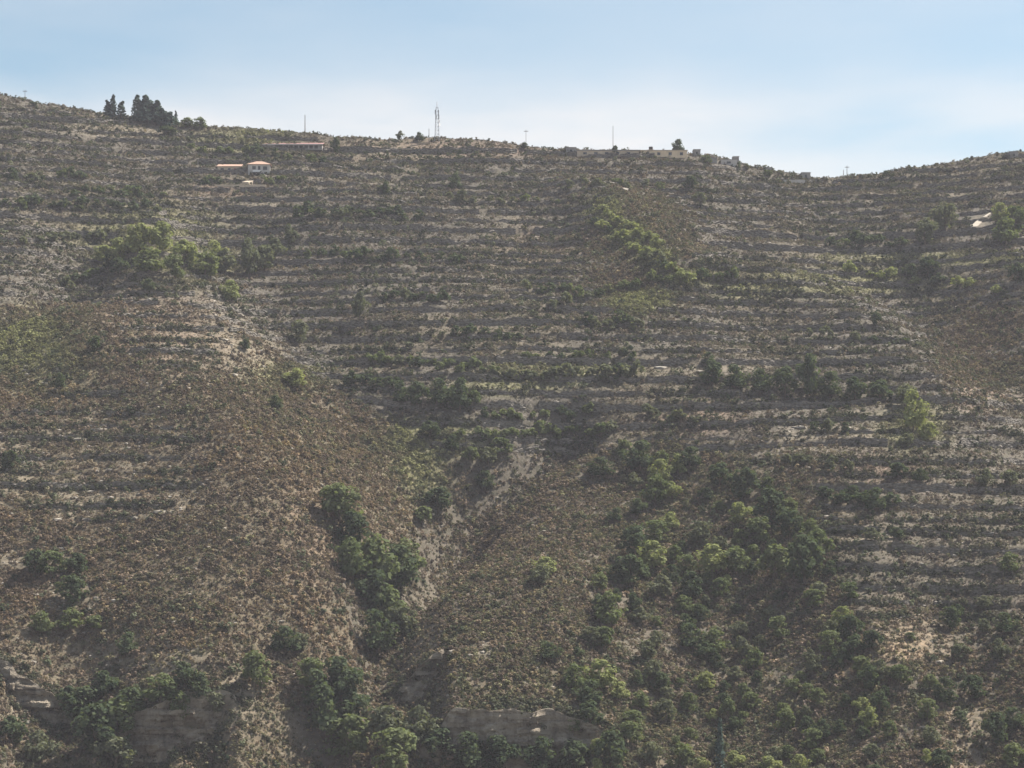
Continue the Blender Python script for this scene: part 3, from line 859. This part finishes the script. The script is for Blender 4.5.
scatter("scrub", "dense low grey and olive scrub covering the hillside", 570000, scr_p,
        lambda px, py, x, d, dens, gs: np.clip(dens*.85*np.interp(d, [440, 620, 900], [1.1, .95, .75]), 0, 1), scrub_size, scrub_tint, 3)

scatter("olive_scrub", "scattered grey-green bushes standing above the low scrub", 26000, scr_p,
        lambda px, py, x, d, dens, gs: .10+.55*sstep(.45, .68, fbm(x/18, d/12, 221, 3)),
        lambda r, n, px, py, gs, x, d: .9+1.2*r.rand(n)**1.8,
        lambda r, n, px, py, gs, x, d, c: np.array([(.085, .098, .060), (.11, .122, .078), (.135, .145, .09), (.06, .075, .045)])[r.randint(0, 4, n)], 12)
# brush and brambles rooted in the terrace walls
wu = []; wd = []
rr = np.random.RandomState(77)
for run in WALLS:
    for a in run:
        for q in range(2):
            t = rr.rand()
            wu.append(a[0]+rr.randn()*.0006); wd.append(a[1]-.7 + (a[2]-a[1]+1.2)*t)
for k, (a, b, py, h) in enumerate(CLIFFS):
    xb, yb = base_hit((a+b)/2, py)
    for q in range(int((b-a)*4)):
        p = rr.uniform(a-14, b+14)
        br = yb + 9*(fbm(np.array([p/38]), np.array([k*7.3]), 31+k, 4)[0]-.5)
        wu.append((p-CX)/F); wd.append(br + (rr.uniform(.6, 3.5) if rr.rand() < .6 else rr.uniform(-6, -2.5)))
wu = np.array(wu); wd = np.array(wd)
TINT_B = 1.25*np.array([(.050, .058, .036), (.062, .070, .045), (.080, .085, .055), (.100, .095, .070)])
scatter("terrace_brush", "dark brush rooted along the terrace walls", 10, scr_p,
        lambda px, py, x, d, dens, gs: sstep(.36, .56, fbm(x/16, d/9, 171, 3))*.9,
        lambda r, n, px, py, gs, x, d: .6+1.3*r.rand(n)**2,
        lambda r, n, px, py, gs, x, d, c: TINT_B[r.randint(0, 4, n)], 8, pts=(wu, wd))

def rock_mesh(seed):
    r = random.Random(seed); b = MB()
    import bmesh
    bm = bmesh.new(); bmesh.ops.create_icosphere(bm, subdivisions=1, radius=.5)
    for v in bm.verts:
        v.co *= r.uniform(.7, 1.15); v.co.z *= .6; v.co.x *= 1.25
    me = bpy.data.meshes.new("boulder"); bm.to_mesh(me); bm.free(); me.materials.append(M['rock']); return me
rk = [rock_mesh(i) for i in range(4)]
RB = [(78,440),(60,436),(100,430),(140,443),(110,470),(152,486),(160,512),(90,492),(75,498),(20,700),(28,722),(660,368),(700,372),(985,400),(470,655),(455,652),(135,518),(60,520),(128,448),(940,662),
      (800,428),(850,428),(620,190),(240,316),(200,330),(170,350),(230,375),(150,300),(225,340),(260,352)]
rb_objs = []
for i, (px, py) in enumerate(RB):
    o = link("boulder", rk[i % 4]); g = hit(px, py); s = g.y/F*random.Random(i).uniform(6, 13)
    o.location = g; o.scale = (s*1.3, s, s*.8); o.rotation_euler = (0, 0, i*1.7); rb_objs.append(o)
    tag(o, "pale limestone boulder lying %s" % place(px, py), "boulder", "pale boulders on the slope")
def rock_d(px, py, x, d, dens, gs):
    k = .10 + .5*sstep(.52, .7, fbm(x/16, d/16, 141, 3))
    k = np.where(in_poly(px, py, WOOD), .05, k)
    return k*(.35+.9*(dens < .35)+1.2*blob(px, py, 190, 340, 100, 60)+1.3*blob(px, py, 90, 500, 170, 150)+.8*blob(px, py, 980, 395, 50, 20))
scatter("loose_stones", "pale loose limestone rubble strewn between the scrub", 60000, rb_objs[:4], rock_d,
        lambda r, n, px, py, gs, x, d: (.4+1.3*r.rand(n)**3), lambda r, n, px, py, gs, x, d, c: c, 4)

# ------------------------------------------------------------------ buildings, masts
def windows(root, rects, yf, mat='glass', frame='greyw'):
    """windows set in the front wall: reveal frame and recessed pane"""
    for x0, x1, z0, z1 in rects:
        m = MB(); e = .1
        m.box(x0, yf-.06, z0, x0+e, yf+.12, z1); m.box(x1-e, yf-.06, z0, x1, yf+.12, z1)
        m.box(x0+e, yf-.06, z1-e, x1-e, yf+.12, z1); m.box(x0+e, yf-.06, z0, x1-e, yf+.12, z0+e)
        f = m.build("window", M[frame], root)
        MB().box(x0+e, yf-.02, z0+e, x1-e, yf+.05, z1-e).build("pane", M[mat], f)
def house_at(px, py, name, label, rz=0): 
    g = hit(px, py)
    return thing(name, label, "house" if 'house' in name else "building", g-Vector((0, 0, .3)), rz), g.y/F
def hip(b, x0, y0, x1, y1, z, h, ov=.4, ridge=.25):
    x0 -= ov; x1 += ov; y0 -= ov; y1 += ov
    ym = (y0+y1)/2; q = (x1-x0)*ridge
    b.add([(x0,y0,z),(x1,y0,z),(x1,y1,z),(x0,y1,z),(x0+q+.8,ym,z+h),(x1-q-.8,ym,z+h),(x0,y0,z-.15),(x1,y0,z-.15),(x1,y1,z-.15),(x0,y1,z-.15)],
          [(0,1,5,4),(1,2,5),(2,3,4,5),(3,0,4),(6,7,1,0),(7,8,2,1),(8,9,3,2),(9,6,0,3),(9,8,7,6)])
# the orange-roofed house
h, k = house_at(259, 175, "house", "white two-storey house with an orange hipped roof below the ridge", .06)
w2 = 22*k/2; H = 11.5*k
MB().box(-w2, 0, 0, w2, 7, H).build("wall", M['white'], h)
b = MB(); hip(b, -w2, 0, w2, 7, H+.01, 4.6*k, .5, .3); b.build("roof", M['tile'], h)
windows(h, [(-w2*.62, -w2*.28, H*.55, H*.85), (w2*.35, w2*.75, H*.5, H*.82), (-w2*.1, w2*.14, H*.52, H*.86), (w2*.45, w2*.7, .8, H*.32)], -.0)
MB().box(-w2*.55, -1.6, H*.28, w2*.12, -.02, H*.42).build("balcony", M['whitepaint'], h)
MB().box(-w2*.5, -.05, .1, -w2*.3, .04, H*.27).build("door", M['dark_in'], h)
# its low neighbour
h, k = house_at(229, 172, "farm_building", "low red-and-orange farm building beside the white house")
w2 = 23*k/2; H = 6*k
MB().box(-w2, 0, 0, w2, 5, H).build("wall", M['cream'], h)
MB().add([(-w2-.3,-.4,H+.02),(w2+.3,-.4,H+.02),(w2+.3,5.3,H+1.7),(-w2-.3,5.3,H+1.7),(-w2-.3,-.4,H+.2),(w2+.3,-.4,H+.2),(w2+.3,5.3,H+1.9),(-w2-.3,5.3,H+1.9)],
         [(3,2,1,0),(4,5,6,7),(0,1,5,4),(1,2,6,5),(2,3,7,6),(3,0,4,7)]).build("roof", M['tile'], h)
windows(h, [(-w2*.75, -w2*.45, H*.3, H*.8), (-w2*.1, w2*.15, H*.3, H*.8)], 0)
MB().box(w2*.4, -.05, .2, w2*.6, .04, H*.8).build("door", M['redpaint'], h)
# long red roofed building under the ridge
h, k = house_at(292, 149, "long_building", "long low building with a faded red roof and a row of dark openings")
w2 = 60*k/2; H = 5*k
MB().box(-w2, 0, 0, w2, 6, H).build("wall", M['greyw'], h)
b = MB(); b.add([(-w2-.4,-.7,H+.02),(w2+.4,-.7,H+.02),(w2+.4,6.6,H+1.8),(-w2-.4,6.6,H+1.8),(-w2-.4,-.7,H+.2),(w2+.4,-.7,H+.2),(w2+.4,6.6,H+2.0),(-w2-.4,6.6,H+2.0)],
      [(3,2,1,0),(4,5,6,7),(0,1,5,4),(1,2,6,5),(2,3,7,6),(3,0,4,7)]); b.build("roof", M['redroof'], h)
for i in range(11):
    x = -w2+1.0+i*(2*w2-2)/11
    MB().box(x, -.05, .5, x+1.3, .03, H*.85).build("opening", M['dark_in'], h)  # thin dark panel, the shade inside the opening put into colour
MB().box(-w2-.4, -.78, H-.2, w2+.4, -.71, H+.22).build("fascia", M['white'], h)
# retaining wall and terrace below the house
g = hit(240, 189); k = g.y/F
o = MB().box(-26*k, 0, -.8, 26*k, .5, 4.5*k).build("retaining_wall", M['cream']); o.location = g
tag(o, "pale rendered retaining wall below the orange-roofed house", "wall")
g = hit(246, 183)
o = MB().add([(-1.2,-2.5,.0),(1.2,-2.6,.0),(3.4,2.4,1.6),(1.3,2.6,1.6),(-1.2,-2.5,-.9),(1.2,-2.6,-.9),(3.4,2.4,-.6),(1.3,2.6,-.6)],
             [(0,1,2,3),(7,6,5,4),(0,4,5,1),(1,5,6,2),(2,6,7,3),(3,7,4,0)]).build("ramp", M['cream']); o.location = g
tag(o, "pale concrete ramp climbing to the white house", "ramp")
# cream buildings along the ridge
h, k = house_at(608, 156, "ridge_building", "long low greyish left-hand building of the pair on the ridge")
w2 = 62*k/2; H = 6*k
MB().box(-w2, 0, -.5, w2, 6, H).build("wall", M['cream'], h)
MB().box(-w2-.3, -.3, H+.01, w2+.3, 6.3, H+.35).build("roof", M['greyw'], h)
windows(h, [(-w2+2.5+i*4.4, -w2+4.0+i*4.4, .9, H-.5) for i in range(5)], 0)
h, k = house_at(664, 157, "ridge_building", "cream right-hand building of the pair on the ridge, beside the round tree")
w2 = 46*k/2; H = 7*k
MB().box(-w2, 0, -.5, w2, 6, H).build("wall", M['ochre'], h)
MB().box(-w2-.3, -.3, H+.01, w2+.3, 6.3, H+.3).build("roof", M['cream'], h)
windows(h, [(-w2+2.0+i*4.6, -w2+3.3+i*4.6, 1.0, H-.6) for i in range(4)], 0)
h, k = house_at(571, 153.5, "stone_hut", "square grey hut at the left end of the ridge building")
w2 = 10*k/2
MB().box(-w2, 0, -.5, w2, 4, 6.5*k).build("wall", M['greyw'], h)
MB().box(-w2-.2, -.2, 6.5*k+.01, w2+.2, 4.2, 6.5*k+.25).build("roof", M['greyw'], h)
windows(h, [(-.5, .6, 1.0, 2.0)], 0)
h, k = house_at(652, 154, "water_tower", "small ochre tower with a dark tank rising above the cream ridge building")
MB().box(-1.3, 6.2, 0, 1.3, 8.4, 8*k).build("tower", M['cream'], h)
b = MB(); b.tube([(0, 7.3, 8*k+.01), (0, 7.3, 8*k+1.3)], [.85, .85], 12); b.build("tank", M['dark_in'], h)
for px, py, w, hh, dp, mt, label in [(710,163,14,6,5,'greyw',"flat grey hut on the shoulder below the round ridge tree"),(729,165,16,6,5,'white',"pale flat-roofed hut on the shoulder right of the grey hut"),
        (736,164,6,8,4,'greyw',"narrow grey block at the end of the pale hut"),(806,179,9,7,4,'greyw',"square grey hut at the low end of the ridge shoulder"),(769,173,5,6,3,'greyw',"tiny grey shed on the ridge shoulder"),
        (1014,158,8,7,4,'greyw',"small grey block on the right-hand crest"),(697,156,7,7,5,'greyw',"small grey block beside the round ridge tree"),(408,152,12,4,4,'cream',"tiny cream hut below the mast"),(350,152,14,4,4,'cream',"tiny cream hut right of the long red-roofed building")]:
    h, k = house_at(px, py, "small_hut", label)
    w2 = w*k/2
    MB().box(-w2, 0, -.5, w2, dp, hh*k).build("wall", M[mt], h)
    MB().box(-w2-.15, -.15, hh*k+.01, w2+.15, dp+.15, hh*k+.2).build("roof", M['greyw'], h)
    windows(h, [(-w2*.3, w2*.25, hh*k*.35, hh*k*.75)], 0)
g = hit(794, 183); k = g.y/F
o = MB().box(-11*k, 0, -.6, 11*k, .5, 3.2*k).build("boundary_wall", M['white']); o.location = g
tag(o, "bright white boundary wall below the square hut on the ridge", "wall")

# lattice mast with antennas
g = hit(437, 141); k = g.y/F
mast = thing("lattice_mast", "tall thin lattice radio mast with antennas on the ridge", "mast", g-Vector((0, 0, .3)))
HM = 40*k
b = MB(); wb, wt_ = .9, .35
def mc(z, c):
    w = wb+(wt_-wb)*z/HM; return (c[0]*w, c[1]*w, z)
C4 = [(-1,-1),(1,-1),(1,1),(-1,1)]
for c in C4: b.tube([mc(0, c), mc(HM*.86, c)], [.11, .09], 4)
nseg = 9
for i in range(nseg):
    z0, z1 = HM*.86*i/nseg, HM*.86*(i+1)/nseg
    for q in range(4):
        b.tube([mc(z0, C4[q]), mc(z1, C4[(q+1) % 4])], [.05, .05], 3)
        b.tube([mc(z1, C4[q]), mc(z1, C4[(q+1) % 4])], [.05, .05], 3)
b.build("lattice", M['steel'], mast)
MB().tube([(0, 0, HM*.86), (0, 0, HM)], [.16, .10], 6).build("top_pole", M['whitepaint'], mast)
for z, a in ((.62, 0), (.62, 2.1), (.62, 4.2), (.74, .6), (.74, 2.9)):
    MB().tube([(math.cos(a)*.75, math.sin(a)*.75, HM*z-.9), (math.cos(a)*.75, math.sin(a)*.75, HM*z+.9)], [.2, .2], 6).build("panel_antenna", M['steel'], mast)
for z, a in ((.5, -.9), (.42, -.6)):
    c = Vector((math.cos(a)*1.0, math.sin(a)*1.0, HM*z)); dv = Vector((math.cos(a), math.sin(a), 0))
    MB().tube([c, c+dv*.35], [.25, .6], 10).build("dish", M['whitepaint'], mast)
def pole(px, py, hpx, label, arm=False, r=.12):
    g = hit(px, py); k = g.y/F
    t = thing("utility_pole", label, "pole", g-Vector((0, 0, .3)))
    MB().tube([(0, 0, 0), (0, 0, hpx*k)], [r*1.3, r*.8], 6).build("shaft", M['wood'], t)
    if arm: MB().box(-.9, -.08, hpx*k-.7, .9, .08, hpx*k-.5).build("crossarm", M['wood'], t)
    return t
pole(305, 133, 22, "lone tall pole on the ridge above the red-roofed building", False, .16)
pole(613, 155, 30, "thin aerial pole behind the small dark tree on the ridge building", False, .10)
pole(847, 178, 13, "taller of two short poles in the saddle", True)
pole(843.5, 178, 9, "shorter of two short poles in the saddle")
pole(526, 149, 20, "thin pole on the ridge beside the small dark round tree", True, .08)
pole(429, 142, 14, "short pole just left of the lattice mast")
pole(25, 101, 12, "thin pole on the high left ridge", True, .09)
pole(213, 205, 24, "pale pole below the low farm building", True, .11)
pole(908, 172, 8, "short stump pole on the right-hand crest")

# pale track bend on the right
trk = [(973+i*.75, 228.5-i*.75 if i < 12 else 219.5-(i-12)*.5, max(.6, 1.9-.01*(i-5)**2)) for i in range(24)]
v = []; f = []
for a, c, w in trk:
    g = hit(a, c)
    for sx, dz in ((-1, .45), (1, .45), (1, -.9), (-1, -.9)): v.append((g.x+sx*w*.62, g.y-.05*sx, g.z+dz))
for i in range(len(trk)-1):
    for j in range(4): f.append((i*4+j, i*4+(j+1) % 4, (i+1)*4+(j+1) % 4, (i+1)*4+j))
me = bpy.data.meshes.new("track"); me.from_pydata(v, [], f); me.materials.append(M['track']); me.update()
tag(link("track", me), "short bend of pale dirt track", kind='structure')

# ------------------------------------------------------------------ wording: where several share a look and a place, say which
ORD = "first second third fourth fifth sixth seventh eighth ninth tenth eleventh twelfth thirteenth fourteenth fifteenth sixteenth seventeenth eighteenth nineteenth twentieth".split()
NUM = "one two three four five six seven eight nine ten eleven twelve thirteen fourteen fifteen sixteen seventeen eighteen nineteen twenty".split()
by = {}
for o in COL.objects:
    if o.parent is None and 'label' in o.keys() and 'category' in o.keys(): by.setdefault(o['label'], []).append(o)
for lab, obs in by.items():
    n = len(obs)
    if n < 2 or n > 20: continue
    wall = obs[0]['category'] == 'wall'
    obs.sort(key=(lambda q: pix(q.location)[1]) if wall else (lambda q: pix(q.location)[0]))
    cat = obs[0]['category']
    plural = lab.replace(" %s " % cat, " %ss " % ('bushe' if cat == 'bush' else cat), 1).replace("dry-stone ", "")
    for i, o in enumerate(obs):
        if wall: o['label'] = ("upper" if i == 0 else "lower") + " of two " + plural if n == 2 else "%s highest of %s %s" % (ORD[i], NUM[n-1], plural) if i else "highest of %s %s" % (NUM[n-1], plural)
        else: o['label'] = ("left" if i == 0 else "right") + " one of two " + plural if n == 2 else "%s from left of %s %s" % (ORD[i], NUM[n-1], plural) if i else "leftmost of %s %s" % (NUM[n-1], plural)

# ------------------------------------------------------------------ haze: one box of thin air round everything
m, nt, out = new_mat("haze_air")
pv = N(nt, "ShaderNodeVolumePrincipled")
pv.inputs['Color'].default_value = (.90, .89, 1.0, 1)
pv.inputs['Density'].default_value = .00009
nt.links.new(pv.outputs[0], out.inputs['Volume'])
zlo, zhi = float(ZT.min())-1.0, float(ZT.max())+25
hz = MB().box(-720, -58, zlo, 720, 1520, zhi).build("haze", m)
tag(hz, "thin pale air between the viewpoint and the hill", kind='stuff')
print("walls", len(WALLS), "shrubs", ns_, "wood", cnt)
